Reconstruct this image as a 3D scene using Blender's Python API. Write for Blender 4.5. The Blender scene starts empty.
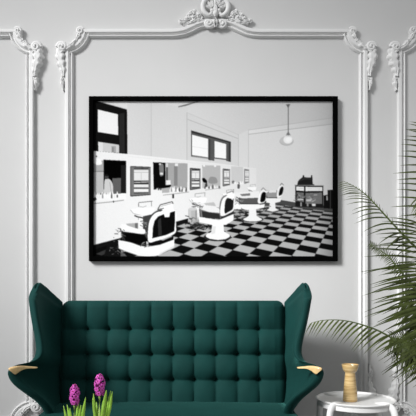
import bpy, math, random
import numpy as np
from mathutils import Vector
random.seed(7)
C = bpy.context.scene.collection
F = 534.0          # focal length in pixels of a 416 px frame
CZ = 1.05          # camera height
HY = 296.0         # row of the horizon
PI = math.pi

def W(px, py, d):
    """world point seen at a pixel, at distance d in front of the camera"""
    return Vector(((px-208.0)/F*d, d, CZ-(py-HY)/F*d))

# ------------------------------------------------------------------ materials
def lin(c):
    return c/12.92 if c <= .04045 else ((c+.055)/1.055)**2.4
def rgb(r, g, b):
    return (lin(r/255), lin(g/255), lin(b/255), 1)

def material(name, col, rough=.5, metal=0, sheen=0, var=0, scale=20, bump=0, bscale=60, coat=0, spec=.5, subs=0, sheen_tint=None):
    m = bpy.data.materials.new(name); m.use_nodes = True
    nt = m.node_tree; b = nt.nodes['Principled BSDF']
    b.inputs['Base Color'].default_value = col
    b.inputs['Roughness'].default_value = rough
    b.inputs['Metallic'].default_value = metal
    b.inputs['Specular IOR Level'].default_value = spec
    if coat: b.inputs['Coat Weight'].default_value = coat
    if sheen:
        b.inputs['Sheen Weight'].default_value = sheen
        b.inputs['Sheen Roughness'].default_value = .35
        if sheen_tint: b.inputs['Sheen Tint'].default_value = sheen_tint
    tc = nt.nodes.new('ShaderNodeTexCoord')
    if var:
        n = nt.nodes.new('ShaderNodeTexNoise'); n.inputs['Scale'].default_value = scale; n.inputs['Detail'].default_value = 4
        nt.links.new(tc.outputs['Object'], n.inputs['Vector'])
        r = nt.nodes.new('ShaderNodeValToRGB')
        r.color_ramp.elements[0].position = .3; r.color_ramp.elements[1].position = .7
        r.color_ramp.elements[0].color = tuple(x*(1-var) for x in col[:3])+(1,)
        r.color_ramp.elements[1].color = tuple(min(1, x*(1+var)) for x in col[:3])+(1,)
        nt.links.new(n.outputs['Fac'], r.inputs['Fac']); nt.links.new(r.outputs['Color'], b.inputs['Base Color'])
    if bump:
        n2 = nt.nodes.new('ShaderNodeTexNoise'); n2.inputs['Scale'].default_value = bscale; n2.inputs['Detail'].default_value = 3
        nt.links.new(tc.outputs['Object'], n2.inputs['Vector'])
        bp = nt.nodes.new('ShaderNodeBump'); bp.inputs['Strength'].default_value = bump; bp.inputs['Distance'].default_value = .004
        nt.links.new(n2.outputs['Fac'], bp.inputs['Height']); nt.links.new(bp.outputs['Normal'], b.inputs['Normal'])
    return m

WALL = .60
PRINTK = .88
M = {}
M['wall'] = material('wall_paint', (WALL, WALL, WALL*.995, 1), .75, var=.015, scale=3, bump=.05, bscale=150, spec=.2)
M['plaster'] = material('plaster', (WALL*1.22, WALL*1.22, WALL*1.215, 1), .55, spec=.3)
M['floor'] = material('floor_concrete', (.30, .29, .28, 1), .5, var=.08, scale=4)
M['velvet'] = material('teal_velvet', (.0038, .038, .034, 1), .8, sheen=.12, var=.10, scale=9, bump=.25, bscale=400, spec=.15, sheen_tint=(.2, .8, .7, 1))
M['button'] = material('teal_button', (.0025, .02, .018, 1), .8, spec=.1)
M['legwood'] = material('dark_wood', (.09, .05, .025, 1), .45, var=.3, scale=30)
M['cap'] = material('pale_wood', rgb(240, 204, 146), .3, var=.12, scale=40, coat=.3)
M['black'] = material('black_frame', (.002, .002, .002, 1), .7, spec=0)
M['white'] = material('white_plastic', (.86, .86, .85, 1), .32, spec=.4)
M['soil'] = material('soil', (.03, .02, .012, 1), .9, var=.4, scale=60, bump=.6)
M['pot'] = material('grey_pot', (.35, .34, .33, 1), .6, var=.08)
M['leaf'] = material('palm_leaf', rgb(68, 78, 36), .5, var=.45, scale=14, spec=.25)
M['rachis'] = material('palm_rachis', rgb(84, 98, 50), .5, var=.2)
M['trunk'] = material('palm_stem', rgb(110, 105, 60), .6, var=.3, scale=25)
M['hyleaf'] = material('hyacinth_leaf', rgb(146, 192, 70), .4, var=.25, scale=25, spec=.4)
M['hystem'] = material('hyacinth_stem', rgb(176, 208, 110), .5, var=.15)
M['petal'] = material('hyacinth_petal', rgb(208, 84, 184), .5, var=.55, scale=140, spec=.3)
M['petalheart'] = material('hyacinth_heart', rgb(150, 40, 70), .5, var=.4, scale=150)
M['tablewood'] = material('coffee_table_paint', (.5, .5, .49, 1), .4)

def vase_mat():
    m = material('gold_glaze', rgb(205, 165, 90), .22, coat=.5)
    nt = m.node_tree; b = nt.nodes['Principled BSDF']
    tc = nt.nodes.new('ShaderNodeTexCoord'); mp = nt.nodes.new('ShaderNodeMapping')
    mp.inputs['Scale'].default_value = (3, 3, 70)
    n = nt.nodes.new('ShaderNodeTexNoise'); n.inputs['Scale'].default_value = 2.2; n.inputs['Detail'].default_value = 5
    n.inputs['Distortion'].default_value = .3
    r = nt.nodes.new('ShaderNodeValToRGB')
    r.color_ramp.elements[0].position = .36; r.color_ramp.elements[0].color = rgb(186, 148, 88)
    r.color_ramp.elements[1].position = .62; r.color_ramp.elements[1].color = rgb(226, 198, 144)
    nt.links.new(tc.outputs['Object'], mp.inputs['Vector']); nt.links.new(mp.outputs['Vector'], n.inputs['Vector'])
    nt.links.new(n.outputs['Fac'], r.inputs['Fac']); nt.links.new(r.outputs['Color'], b.inputs['Base Color'])
    return m
M['vase'] = vase_mat()

# ------------------------------------------------------------------ mesh helpers
class MB:
    def __init__(self): self.v = []; self.f = []
    def add(self, vs, fs):
        o = len(self.v); self.v += [tuple(p) for p in vs]; self.f += [tuple(i+o for i in f) for f in fs]
    def grid(self, rows, closed=False, cap=False):
        n = len(rows[0]); o = len(self.v)
        for r in rows: self.v += [tuple(p) for p in r]
        for i in range(len(rows)-1):
            for j in range(n if closed else n-1):
                k = (j+1) % n
                self.f.append((o+i*n+j, o+i*n+k, o+(i+1)*n+k, o+(i+1)*n+j))
        if cap:
            self.f.append(tuple(o+j for j in range(n-1, -1, -1)))
            self.f.append(tuple(o+(len(rows)-1)*n+j for j in range(n)))
    def box(self, x0, x1, y0, y1, z0, z1):
        self.add([(x0,y0,z0),(x1,y0,z0),(x1,y1,z0),(x0,y1,z0),(x0,y0,z1),(x1,y0,z1),(x1,y1,z1),(x0,y1,z1)],
                 [(0,3,2,1),(4,5,6,7),(0,1,5,4),(1,2,6,5),(2,3,7,6),(3,0,4,7)])
    def tube(self, pts, rad, n=10, ref=Vector((0, 0, 1)), flat=1.0):
        pts = [Vector(p) for p in pts]; rows = []
        if not hasattr(rad, '__len__'): rad = [rad]*len(pts)
        for i, p in enumerate(pts):
            t = (pts[min(i+1, len(pts)-1)]-pts[max(i-1, 0)]).normalized()
            a = t.cross(ref)
            if a.length < 1e-3: a = t.cross(Vector((1, 0, 0)))
            a.normalize(); b = a.cross(t).normalized()
            rows.append([p+a*math.cos(2*PI*k/n)*rad[i]+b*math.sin(2*PI*k/n)*rad[i]*flat for k in range(n)])
        self.grid(rows, True, True)
    def lathe(self, prof, n=32, c=(0, 0, 0)):
        rows = [[(c[0]+r*math.cos(2*PI*k/n), c[1]+r*math.sin(2*PI*k/n), c[2]+z) for k in range(n)] for r, z in prof]
        self.grid(rows, True, True)
    def sphere(self, c, r, n=10, s=(1, 1, 1)):
        m = max(4, n//2); rows = []
        for i in range(m+1):
            a = -PI/2+PI*i/m
            if i == 0: a = -PI/2+.05
            if i == m: a = PI/2-.05
            rows.append([(c[0]+r*s[0]*math.cos(a)*math.cos(2*PI*k/n), c[1]+r*s[1]*math.cos(a)*math.sin(2*PI*k/n), c[2]+r*s[2]*math.sin(a)) for k in range(n)])
        self.grid(rows, True, True)
    def build(self, name, mat, parent=None, smooth=True, angle=None, origin=None):
        me = bpy.data.meshes.new(name)
        o0 = Vector(origin) if origin is not None else Vector((0, 0, 0))
        me.from_pydata([tuple(Vector(p)-o0) for p in self.v], [], self.f); me.validate()
        import bmesh
        bm = bmesh.new(); bm.from_mesh(me); bmesh.ops.recalc_face_normals(bm, faces=bm.faces); bm.to_mesh(me); bm.free()
        if mat: me.materials.append(mat)
        for p in me.polygons: p.use_smooth = smooth
        if angle is not None and smooth: me.set_sharp_from_angle(angle=math.radians(angle))
        o = bpy.data.objects.new(name, me); C.objects.link(o); o.location = o0
        if parent:
            o.parent = parent
            bpy.context.view_layer.update()
            o.matrix_parent_inverse = parent.matrix_world.inverted()
        return o

def tag(o, label=None, cat=None, group=None, kind=None):
    if label: o['label'] = label
    if cat: o['category'] = cat
    if group: o['group'] = group
    if kind: o['kind'] = kind
    return o
def empty(name, loc, parent=None):
    o = bpy.data.objects.new(name, None); C.objects.link(o); o.location = loc; o.empty_display_size = .1
    if parent: o.parent = parent
    bpy.context.view_layer.update()
    return o
def subsurf(o, n=2):
    m = o.modifiers.new('smooth', 'SUBSURF'); m.levels = n; m.render_levels = n
def bevel(o, w, seg=3):
    m = o.modifiers.new('edge', 'BEVEL'); m.width = w; m.segments = seg; m.limit_method = 'ANGLE'

def catmull(pts, n):
    pts = [Vector(p) for p in pts]; out = []
    P = [pts[0]*2-pts[1]]+pts+[pts[-1]*2-pts[-2]]
    for i in range(1, len(P)-2):
        for k in range(n):
            t = k/n; a, b, c, d = P[i-1], P[i], P[i+1], P[i+2]
            out.append(.5*((2*b)+(c-a)*t+(2*a-5*b+4*c-d)*t*t+(3*b-a-3*c+d)*t*t*t))
    out.append(pts[-1]); return out

# ------------------------------------------------------------------ room
WD = 3.5                    # distance of the wall
S = F/WD                    # pixels per metre on the wall
m = MB(); m.box(-3.6, 3.6, WD, WD+.12, 0, 3.3); o = m.build('wall_back', M['wall'], smooth=False); tag(o, 'pale grey painted back wall behind the sofa', 'wall', kind='structure')
m = MB(); m.box(-3.6, 3.6, -2.0, WD+.12, -.08, 0); o = m.build('floor', M['floor'], smooth=False); tag(o, 'grey floor under the sofa', 'floor', kind='structure')

def P2(px, py):             # pixel -> wall plane (x, z)
    return ((px-208)/S, CZ-(py-HY)/S)

# moulding profile: (offset inwards from outer edge in px, height off the wall in m)
PROF = [(0, 0), (0, .020), (.6, .026), (3.3, .026), (4.2, .020), (4.6, .010), (5.7, .009), (6.1, .017), (6.8, .021), (7.5, .017), (8.2, .005), (8.4, 0)]
def notched(x0, y0, x1, y1, r, crest=None):
    """outer path of a panel, clockwise from top left, notched corners, in px"""
    k = 10; pts = []
    def arc(cx, cy, a0, a1):
        for i in range(k+1):
            a = math.radians(a0+(a1-a0)*i/k); pts.append((cx+r*math.cos(a), cy+r*math.sin(a)))
    arc(x0, y0, 90, 0)
    if crest:
        cx, h = crest
        for dx, f in ((-44, 0), (-38, .04), (-32, .16), (-26, .42), (-20, .72), (-14, .92), (-8, 1), (0, 1), (8, 1), (14, .92), (20, .72), (26, .42), (32, .16), (38, .04), (44, 0)):
            pts.append((cx+dx, y0-h*f))
    arc(x1, y0, 180, 90)
    arc(x1, y1, 270, 180)
    arc(x0, y1, 0, -90)
    return pts
def moulding(name, x0, y0, x1, y1, r, crest, label):
    pts = notched(x0, y0, x1, y1, r, crest)
    n = len(pts); rows = []
    for i in range(n):
        p = Vector(pts[i]); a = (p-Vector(pts[i-1])).normalized(); b = (Vector(pts[(i+1) % n])-p).normalized()
        na = Vector((-a.y, a.x)); nb = Vector((-b.y, b.x)); mm = na+nb
        mm = mm/max(.5, mm.dot(na)) if mm.length > 1e-4 else na
        row = []
        for off, h in PROF:
            q = p+mm*off; x, z = P2(q.x, q.y); row.append((x, WD-h, z))
        rows.append(row)
    rows.append(rows[0])
    mb = MB(); mb.grid(rows); o = mb.build(name, M['plaster'], angle=40)
    return tag(o, label, 'wall moulding', kind='structure')

R = 15
trim1 = moulding('trim_1', 65.8, 30.4, 367, 424.6, R+2, (215.5, 10), 'large white wall panel moulding framing the black framed picture')
trim2 = moulding('trim_2', -115, 30.4, 34.4, 424.6, R+2, None, 'white wall panel moulding at the left edge of the wall')
trim3 = moulding('trim_3', 397, 30.4, 560, 424.6, R+2, None, 'white wall panel moulding behind the palm on the right')
m = MB(); rows = []
for x in (-3.6, 3.6): rows.append([(x, WD, 0), (x, WD-.02, 0), (x, WD-.02, .09), (x, WD-.012, .105), (x, WD-.008, .12), (x, WD, .12)])
m.grid(rows); o = m.build('baseboard_back', M['plaster'], smooth=False); tag(o, 'white baseboard along the foot of the wall', 'baseboard', kind='structure')

# ---- plaster ornaments, in px units relative to an anchor, mapped onto the wall
class Orn:
    """collects plaster relief; (x, y, h): px right, px down, metres off the wall"""
    def __init__(s, ax, ay, sx=1, sy=1): s.ax, s.ay, s.sx, s.sy = ax, ay, sx, sy; s.mb = MB()
    def w(s, x, y, h):
        X, Z = P2(s.ax+s.sx*x, s.ay+s.sy*y); return (X, WD-h, Z)
    def leaf(s, spine, widths, h=.028, lobes=5, depth=.35, n=26, base=.012):
        sp = catmull([(a, b, 0) for a, b in spine], max(2, n//(len(spine)-1))); L = len(sp); rows = []
        for i, p in enumerate(sp):
            t = i/(L-1); q = t*(len(widths)-1); k = min(int(q), len(widths)-2); wd = widths[k]+(widths[k+1]-widths[k])*(q-k)
            lob = 1-depth*(0.5-0.5*math.cos(2*PI*(t*lobes)))**1.5
            tg = (sp[min(i+1, L-1)]-sp[max(i-1, 0)]).normalized(); nr = Vector((-tg.y, tg.x, 0)); row = []
            for j in range(9):
                u = -1+2*j/8; e = wd*.5*u*(lob if abs(u) > .3 else 1)
                hh = base+h*(1-u*u)**.6*(.75+.25*math.sin(PI*min(1, t*1.15)))-.006*math.exp(-(u/.16)**2)+.004*math.cos(2*PI*t*lobes)*abs(u)
                if abs(u) == 1: hh = 0
                q3 = p+nr*e-tg*(abs(u)*wd*.25)
                row.append(s.w(q3.x, q3.y, max(0, hh)))
            rows.append(row)
        s.mb.grid(rows)
    def scroll(s, cx, cy, r, turns=1.6, start=0, dirn=1, th=.36, h=.026, tail=None):
        pts = []; rad = []; N = int(26*turns)
        for i in range(N+1):
            t = i/N; a = start+dirn*2*PI*turns*(1-t); rr = r*(1-t*.86)*(1-th*.4)
            pts.append(s.w(cx+rr*math.cos(a), cy+rr*math.sin(a), h*(.55+.45*t))); rad.append(r*th/S*(1-.45*t))
        if tail:
            tp = [s.w(x, y, .012) for x, y in tail]; pts = tp+pts; rad = [rad[0]*(.35+.65*i/len(tail)) for i in range(len(tail))]+rad
        s.mb.tube(pts, rad, 8, Vector((0, 1, 0)))
        s.mb.sphere(s.w(cx, cy, h*.6), r*.42/S, 10)
        s.mb.sphere(s.w(cx, cy, .004), r*.9/S, 12, (1, .9, 1))
    def bead(s, x, y, r, h=.012):
        s.mb.sphere(s.w(x, y, h), r/S, 10)
    def cord(s, pts, r, h):
        c = catmull([s.w(x, y, h) for x, y in pts], 6); n = len(c)
        s.mb.tube(c, [r/S*(.55+.45*math.sin(PI*min(1, .12+.88*i/(n-1)))) for i in range(n)], 9, Vector((0, 1, 0)))
    def done(s, name, parent): return s.mb.build(name, M['plaster'], parent, angle=60)

def corner(ax, ay, sx, sy, parent, holder):
    e = holder
    o = Orn(ax, ay, sx, sy)
    o.leaf([(2.4, 19), (4.4, 25), (3.6, 33), (1.8, 41), (1.4, 48)], [7, 13, 12, 9, 4], h=.032, lobes=5, depth=.38)
    o.leaf([(4.5, 21), (6.6, 27), (6.0, 33), (4.4, 38)], [3, 4.2, 3.6, 1.5], h=.030, lobes=3)
    o.leaf([(3.4, 49), (2.6, 55), (1.4, 61.5)], [3, 4.6, 1.4], h=.022, lobes=2)
    a = o.done('acanthus_leaf', e)
    o = Orn(ax, ay, sx, sy)
    o.leaf([(-15.5, 3), (-13.5, 8), (-10.5, 12.5)], [3.5, 6, 4.5], h=.026, lobes=2)
    o.leaf([(-10, 13), (-6.5, 17), (-1.5, 19.5), (2.5, 17.5)], [4, 6.5, 6, 4], h=.028, lobes=3)
    o.leaf([(-17, 5), (-14, 12), (-8, 18), (-2, 22)], [2, 4, 4, 2], h=.014, lobes=3)
    o.done('leaf_spray', e)
    o = Orn(ax, ay, sx, sy); o.scroll(3, 18.4, 5.6, 1.7, start=PI*.6, dirn=1, h=.042); o.done('scroll', e)
    o = Orn(ax, ay, sx, sy); o.scroll(-15.2, 2.2, 4.4, 1.5, start=PI*.2, dirn=-1, h=.034); o.done('scroll', e)
    o = Orn(ax, ay, sx, sy); o.scroll(-9.2, 13.4, 3.0, 1.4, start=0, dirn=1); o.done('scroll', e)
    o = Orn(ax, ay, sx, sy); o.scroll(2.2, 49.5, 3.0, 1.4, start=PI, dirn=-1); o.done('scroll', e)
def corner_at(ax, ay, sx, sy, parent):
    x, z = P2(ax, ay); e = empty('corner_ornament', (x, WD, z)); e.parent = parent; bpy.context.view_layer.update()
    corner(ax, ay, sx, sy, parent, e)
for sx, ax in ((-1, 65.8), (1, 367)):
    for sy, ay in ((1, 30.4), (-1, 424.6)): corner_at(ax, ay, sx, sy, trim1)
for sy, ay in ((1, 30.4), (-1, 424.6)):
    corner_at(34.4, ay, 1, sy, trim2); corner_at(397, ay, -1, sy, trim3)

# central crest
x, z = P2(215.5, 15); crest = empty('crest_ornament', (x, WD, z)); crest.parent = trim1; bpy.context.view_layer.update()
o = Orn(215.5, 12)
for k in range(7):
    a = math.radians(-90+(k-3)*21); ca, sa = math.cos(a), math.sin(a)
    r1 = 17.5 if k == 3 else 17-abs(k-3)*.5
    o.leaf([(ca*5, 1+sa*5), (ca*10, 1+sa*10), (ca*r1, 1+sa*r1)], [2.6, 5.2, 4.4], h=.024, lobes=1, depth=.1, n=12, base=.014)
o.done('shell', crest)
o = Orn(215.5, 12)
o.leaf([(0, 7), (0, 0), (0, -7)], [4, 8, 3], h=.03, lobes=3, base=.02); o.bead(0, 4, 3.2, .03); o.bead(-3.5, 1, 2, .03); o.bead(3.5, 1, 2, .03)
for sx in (-1, 1): o.cord([(sx*5, -11), (sx*9.5, -10), (sx*12.6, -4), (sx*11.2, 2.5), (sx*6.5, 5.8), (sx*3.8, 3)], 2.5, .03)
o.done('cartouche', crest)
for sx in (-1, 1):
    o = Orn(215.5, 12, sx, 1)
    o.scroll(6.8, 13, 5.0, 1.7, start=-PI*.5, dirn=1, h=.034); o.done('scroll', crest)
    o = Orn(215.5, 12, sx, 1)
    o.leaf([(13, 8), (19, 2), (24, 2.5), (30, 8)], [3, 6.5, 6, 2], h=.024, lobes=4)
    o.leaf([(12, 10), (19, 10), (26, 13), (33, 13)], [3, 6, 5, 2], h=.022, lobes=4)
    o.leaf([(19, 7), (25, 8), (31, 11), (36, 9.5)], [2, 4.5, 4, 2], h=.022, lobes=3)
    o.done('leaf_spray', crest)
    o = Orn(215.5, 12, sx, 1)
    for bx, by, br in ((17, 5, 2.5), (21, 2, 2.3), (22, 7.5, 2.4), (26, 5, 2.2), (28.5, 8.5, 2), (24, 12, 1.7)):
        for q in range(5): o.bead(bx+br*.7*math.cos(q*1.2566), by+br*.7*math.sin(q*1.2566), br*.5, .026)
        o.bead(bx, by, br*.45, .033)
    o.done('rosette_cluster', crest)
    o = Orn(215.5, 12, sx, 1); o.scroll(34.5, 10, 2.8, 1.4, start=PI*.5, dirn=1); o.done('scroll', crest)
    o = Orn(215.5, 12, sx, 1); o.leaf([(0, 8), (1.2, 13), (0.6, 18)], [2, 3.5, 1.5], h=.03, lobes=2, base=.02); o.done('drop_leaf', crest)

# ------------------------------------------------------------------ framed black and white photograph
PX0, PX1, PY0, PY1, SS = 92.6, 333.6, 99.6, 256.8, 4
PW, PH = int((PX1-PX0)*SS)//2*2, int((PY1-PY0)*SS)//2*2
GX, GY = np.meshgrid(PX0+(np.arange(PW)+.5)/SS, PY0+(np.arange(PH)+.5)/SS)
IMG = np.full((PH, PW), 205.0)
def inside(pts):
    x = GX; y = GY; ins = np.zeros(x.shape, bool); n = len(pts)
    for i in range(n):
        x1, y1 = pts[i]; x2, y2 = pts[(i+1) % n]
        if y1 == y2: continue
        c = ((y1 > y) != (y2 > y)) & (x < (x2-x1)*(y-y1)/(y2-y1)+x1); ins ^= c
    return ins
def shade(mask, g):
    if callable(g): IMG[mask] = g(GX[mask], GY[mask])
    else: IMG[mask] = g
def poly(g, *pts): shade(inside(pts), g)
def ell(g, cx, cy, rx, ry): shade(((GX-cx)/rx)**2+((GY-cy)/ry)**2 < 1, g)
def line(g, w, *pts):
    for (x1, y1), (x2, y2) in zip(pts[:-1], pts[1:]):
        dx, dy = x2-x1, y2-y1; L = math.hypot(dx, dy) or 1; nx, ny = -dy/L*w/2, dx/L*w/2
        poly(g, (x1+nx, y1+ny), (x2+nx, y2+ny), (x2-nx, y2-ny), (x1-nx, y1-ny))
def rect(g, x0, y0, x1, y1): poly(g, (x0, y0), (x1, y0), (x1, y1), (x0, y1))
def rpoly(g, pts, n=6):
    q = [Vector((a, b, 0)) for a, b in pts]; out = []
    for i in range(len(q)):
        a, b, c, d = q[i-1], q[i], q[(i+1) % len(q)], q[(i+2) % len(q)]
        for k in range(n):
            t = k/n; p = .5*((2*b)+(c-a)*t+(2*a-5*b+4*c-d)*t*t+(3*b-a-3*c+d)*t*t*t)
            out.append((p.x, p.y))
    poly(g, *out)
def blur(n):
    global IMG
    for _ in range(n):
        P = np.pad(IMG, 1, mode='edge'); IMG = (P[:-2, 1:-1]+P[2:, 1:-1]+P[1:-1, :-2]+P[1:-1, 2:]+4*P[1:-1, 1:-1])/8
rng = np.random.RandomState(3)
# walls and ceiling of the shop
poly(lambda x, y: 216-.18*(x-127)+0*y, (93, 99), (152, 99), (152, 170), (93, 170))
poly(lambda x, y: 213+.05*(x-151), (151.5, 99), (190, 99), (190, 170), (151.5, 170))
line(186, .5, (151.4, 103), (151.4, 156))
poly(lambda x, y: 218-.14*(x-187), (150, 99), (335, 99), (335, 118.2), (248.5, 130.2), (238, 134.7), (187.5, 113), (187.5, 107), (178, 107.2), (150, 101))
poly(lambda x, y: 212, (186.8, 112.5), (238, 134.6), (248.4, 130), (248.4, 172), (186.8, 172))
poly(214, (187.5, 112.8), (238, 134.4), (238, 138.5), (187.5, 119.5))
line(178, .6, (187.3, 119.3), (238, 138.6)); line(188, .6, (187, 112.6), (187, 160)); line(196, .5, (187.3, 112.8), (238.2, 134.8))
poly(120, (178.2, 106.6), (200, 100.6), (201, 101.2), (186, 106.2), (178.4, 107.6))
poly(217, (238.5, 134.8), (248.4, 130.2), (248.4, 170), (238.5, 170)); line(185, .6, (238.4, 134.6), (238.4, 166))
poly(lambda x, y: np.clip(219-.0042*np.maximum(0, x-285)**2-.05*(y-130), 120, 230), (248.4, 130.2), (335, 117.8), (335, 207), (248.4, 204))
poly(lambda x, y: 226-.30*(x-248.4), (248.4, 130.2), (334, 117.9), (334, 124.1), (248.4, 134.2))
line(165, .55, (248.4, 134.4), (334, 124)); line(188, .6, (248.4, 130), (248.4, 170)); line(180, .5, (248.4, 130.2), (334, 117.8))
# pendant lamp
ell(185, 286.4, 141.3, 7, 4.5); ell(196, 285.6, 140.5, 5.8, 4)
poly(105, (285.6, 104.6), (290.4, 104.2), (289.2, 106), (288.8, 107.6), (287.3, 107.6), (286.9, 106.2))
line(125, .8, (288.1, 106.5), (288.1, 134)); line(110, .6, (288, 132), (285.6, 136.3)); line(110, .6, (288.2, 132), (290.4, 136)); rect(120, 287.2, 132.8, 289, 136)
ell(240, 287.8, 139.8, 4.6, 3.9); rect(225, 285, 135.6, 291, 137.2); ell(250, 288.2, 139.6, 2.8, 2.4)
# floor
def tiles(x, y):
    a = (x-250)/50; b = (y-235)/50
    w_ = .006396*a+.672840*b+1; i = np.floor((2.843396*a+3.381421*b-1.193573)/w_); j = np.floor((1.876744*a-8.217556*b+3.040593)/w_)
    dark = (i+j) % 2 == 0
    far = np.clip((y-200)/30, 0, 1)
    light = (150+30*far)*np.clip(1-.010*np.maximum(0, x-318), .6, 1)-np.clip((160-x)*.9, 0, 60); dk = 58-32*far
    return np.where(dark, dk, light)
poly(tiles, (93, 256.9), (93, 250), (120.5, 241), (176, 226), (188, 222), (255, 204), (280, 203), (300, 206), (334, 210), (334, 256.9))
# skirting, partition
poly(238, (92, 150.8), (97, 151.2), (128, 154), (215, 163), (256, 168.4), (256, 204.5), (188, 219), (120, 239), (92, 246))
poly(lambda x, y: 238-.0*(x)-(x-150)*.13, (150, 156.5), (215, 163.2), (256, 168.6), (256, 204.5), (188, 219), (150, 230))
line(225, .5, (92, 153.4), (128, 156.4), (215, 165), (256, 170))
poly(32, (92, 245), (120.5, 237.6), (176, 221.4), (188.2, 218), (188.2, 222), (176, 226.4), (120, 243), (92, 257))
poly(24, (92, 250), (120, 241), (122, 257), (92, 257)); poly(92, (107, 256.8), (118.5, 250), (124, 253), (128, 256.8)); poly(60, (96, 253.5), (110, 247.5), (114, 249), (102, 255))
poly(75, (245, 204.6), (280, 199.6), (300, 203), (334, 206.5), (334, 211.5), (300, 208), (280, 204), (250, 207))
# left window
poly(30, (92.4, 99), (96, 101), (127.2, 109.7), (127.7, 154), (92.4, 151)); poly(48, (119.5, 114), (124.5, 113), (125, 153), (119.8, 152))
poly(225, (96, 99.6), (127.5, 99.6), (127.4, 108.8), (110, 103.4))
poly(lambda x, y: 243-.12*(x-98), (98, 109.7), (118, 114.5), (118.4, 135.2), (98, 132)); poly(205, (98.4, 141.8), (119.2, 144.8), (119.4, 153), (98.6, 151.3))
rect(165, 111.5, 146, 116, 152.5); rect(120, 112.5, 147, 113.6, 152); poly(225, (98.4, 142), (103, 142.6), (103, 151.6), (98.6, 151.3))
poly(238, (92, 150.8), (97, 151.2), (128, 154), (128, 158), (92, 156))
# right window
poly(88, (191, 130.4), (230.9, 141.8), (230.9, 162), (226.2, 161), (226, 160), (214.4, 158.6), (214.4, 160.9), (208.3, 159.8), (208.2, 158.8), (191, 156.6))
poly(58, (191, 130.4), (230.9, 141.8), (230.9, 143.4), (191, 132.6)); poly(70, (208.6, 139), (210.4, 139.6), (210.4, 160.4), (208.6, 160)); poly(62, (228.6, 143), (230.9, 143), (230.9, 162), (228.6, 161.5))
poly(246, (192.2, 134.8), (208.2, 139), (208.2, 157.4), (192.2, 155)); poly(246, (214.6, 141), (226.2, 144.2), (226.2, 158.8), (214.6, 157.4))
line(150, .7, (192, 156), (208, 158.2)); line(215, .35, (192.2, 146.5), (208.2, 149)); 
# mirrors and towel cabinets
def bottles(x0, x1, y, n, hgt):
    for k in range(n):
        x = x0+(x1-x0)*(k+.5)/n+rng.uniform(-.5, .5); h_ = hgt*rng.uniform(.6, 1.1); g = rng.choice([248, 240, 235, 150, 90])
        poly(g, (x-.8, y), (x-.7, y-h_*.5), (x-.25, y-h_), (x+.25, y-h_), (x+.7, y-h_*.5), (x+.8, y))
poly(170, (93, 163.5), (104, 160), (104, 195), (93, 196)); poly(190, (93, 172), (104, 172), (104, 194), (93, 195)); line(120, .7, (93, 171.4), (107, 171.2)); rpoly(248, [(95, 160.5), (98, 158.5), (101, 160), (102, 164), (98, 165), (95, 164)]); rect(60, 96, 155.6, 97.4, 157)
poly(16, (103.8, 159.6), (126.3, 160.8), (126.3, 193), (104, 194)); poly(95, (112.5, 178.2), (121.2, 177.8), (121.2, 193), (112.5, 193.3)); poly(38, (121.2, 165), (126, 165), (126, 193), (121.2, 193))
rpoly(205, [(105, 180), (107, 178.6), (110, 179.3), (112.3, 182.5), (113.4, 188), (112, 193.2), (104.8, 193.6), (104.4, 186)]); ell(70, 106.8, 176.8, 2, 2.4); rpoly(30, [(104.6, 175.4), (107, 173.6), (109.2, 175.6), (107, 176)]); line(150, .5, (110, 182), (111.5, 193))
bottles(94, 118, 196, 12, 5); poly(244, (93, 194.6), (126, 193.4), (126, 199), (93, 201)); bottles(94, 116, 198, 9, 5.5); rect(60, 116.8, 194.6, 118.2, 197.4); rpoly(70, [(93.4, 198), (95.5, 197.2), (97, 199), (95, 200.6), (93.4, 200.4)])
line(150, .8, (94, 203.4), (112, 201.6), (124, 200)); rect(70, 113, 200.6, 114.4, 202.4)
def cabinet(x0, y0, x1, y1, g, dk):
    s = y1-y0; poly(g, (x0, y0), (x1, y0+.8), (x1, y1-1.6), (x0, y1)); a, b = x0+(x1-x0)*.17, x1-(x1-x0)*.12
    line(dk, .8, (x0, y0), (x1, y0+.8)); line(dk, .7, (x0, y0), (x0, y1)); line(dk, .9, (x0, y1), (x1, y1-1.6))
    rect(228, a, y0+s*.12, b, y0+s*.47); line(175, .5, (a, y0+s*.2), (b, y0+s*.2)); line(185, .5, ((a+b)/2, y0+s*.22), ((a+b)/2, y0+s*.45)); rect(dk, a, y0+s*.48, b, y0+s*.60); line(215, .7, (a, y0+s*.54), (b, y0+s*.52))
    rect(232, a, y0+s*.61, b, y0+s*.70); rect(dk+30, a, y0+s*.71, b, y0+s*.75); rect(236, a, y0+s*.76, b, y0+s*.86); line(dk, .8, (a, y0+s*.9), (b, y0+s*.88)); line(dk-10, .8, (a, y0+s*.06), (b, y0+s*.07))
cabinet(130.8, 166.4, 150.9, 196, 118, 60)
poly(165, (153.2, 162.2), (187.7, 163.3), (187.4, 188), (153.6, 189.7)); poly(22, (153.2, 162.2), (165.4, 162.6), (165.6, 185), (171, 184.5), (171, 187), (153.8, 189.5)); rpoly(120, [(159.6, 165), (163.4, 164.5), (163.6, 174), (162, 176), (160, 175)]); rect(225, 160, 172.5, 163, 174.5); rect(200, 159, 163, 161, 165)
rect(215, 166, 163, 168, 167); rect(95, 166, 167, 168, 180); rect(132, 174, 166, 177.6, 185.5); rect(232, 175, 163.4, 178, 166); poly(235, (166.2, 180.4), (170.6, 180), (170.8, 184.4), (166.4, 184.8))
bottles(170, 187, 190.5, 10, 5); bottles(170, 187, 191.5, 8, 4); poly(175, (162, 188.2), (169.6, 187.8), (169.6, 192.4), (162, 192.8)); bottles(156, 162, 190, 3, 3)
line(155, .7, (163, 195), (172, 194), (189, 191.8)); rect(35, 172.4, 194, 174, 198)
cabinet(190.2, 168.2, 200.6, 189.6, 112, 62)
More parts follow.
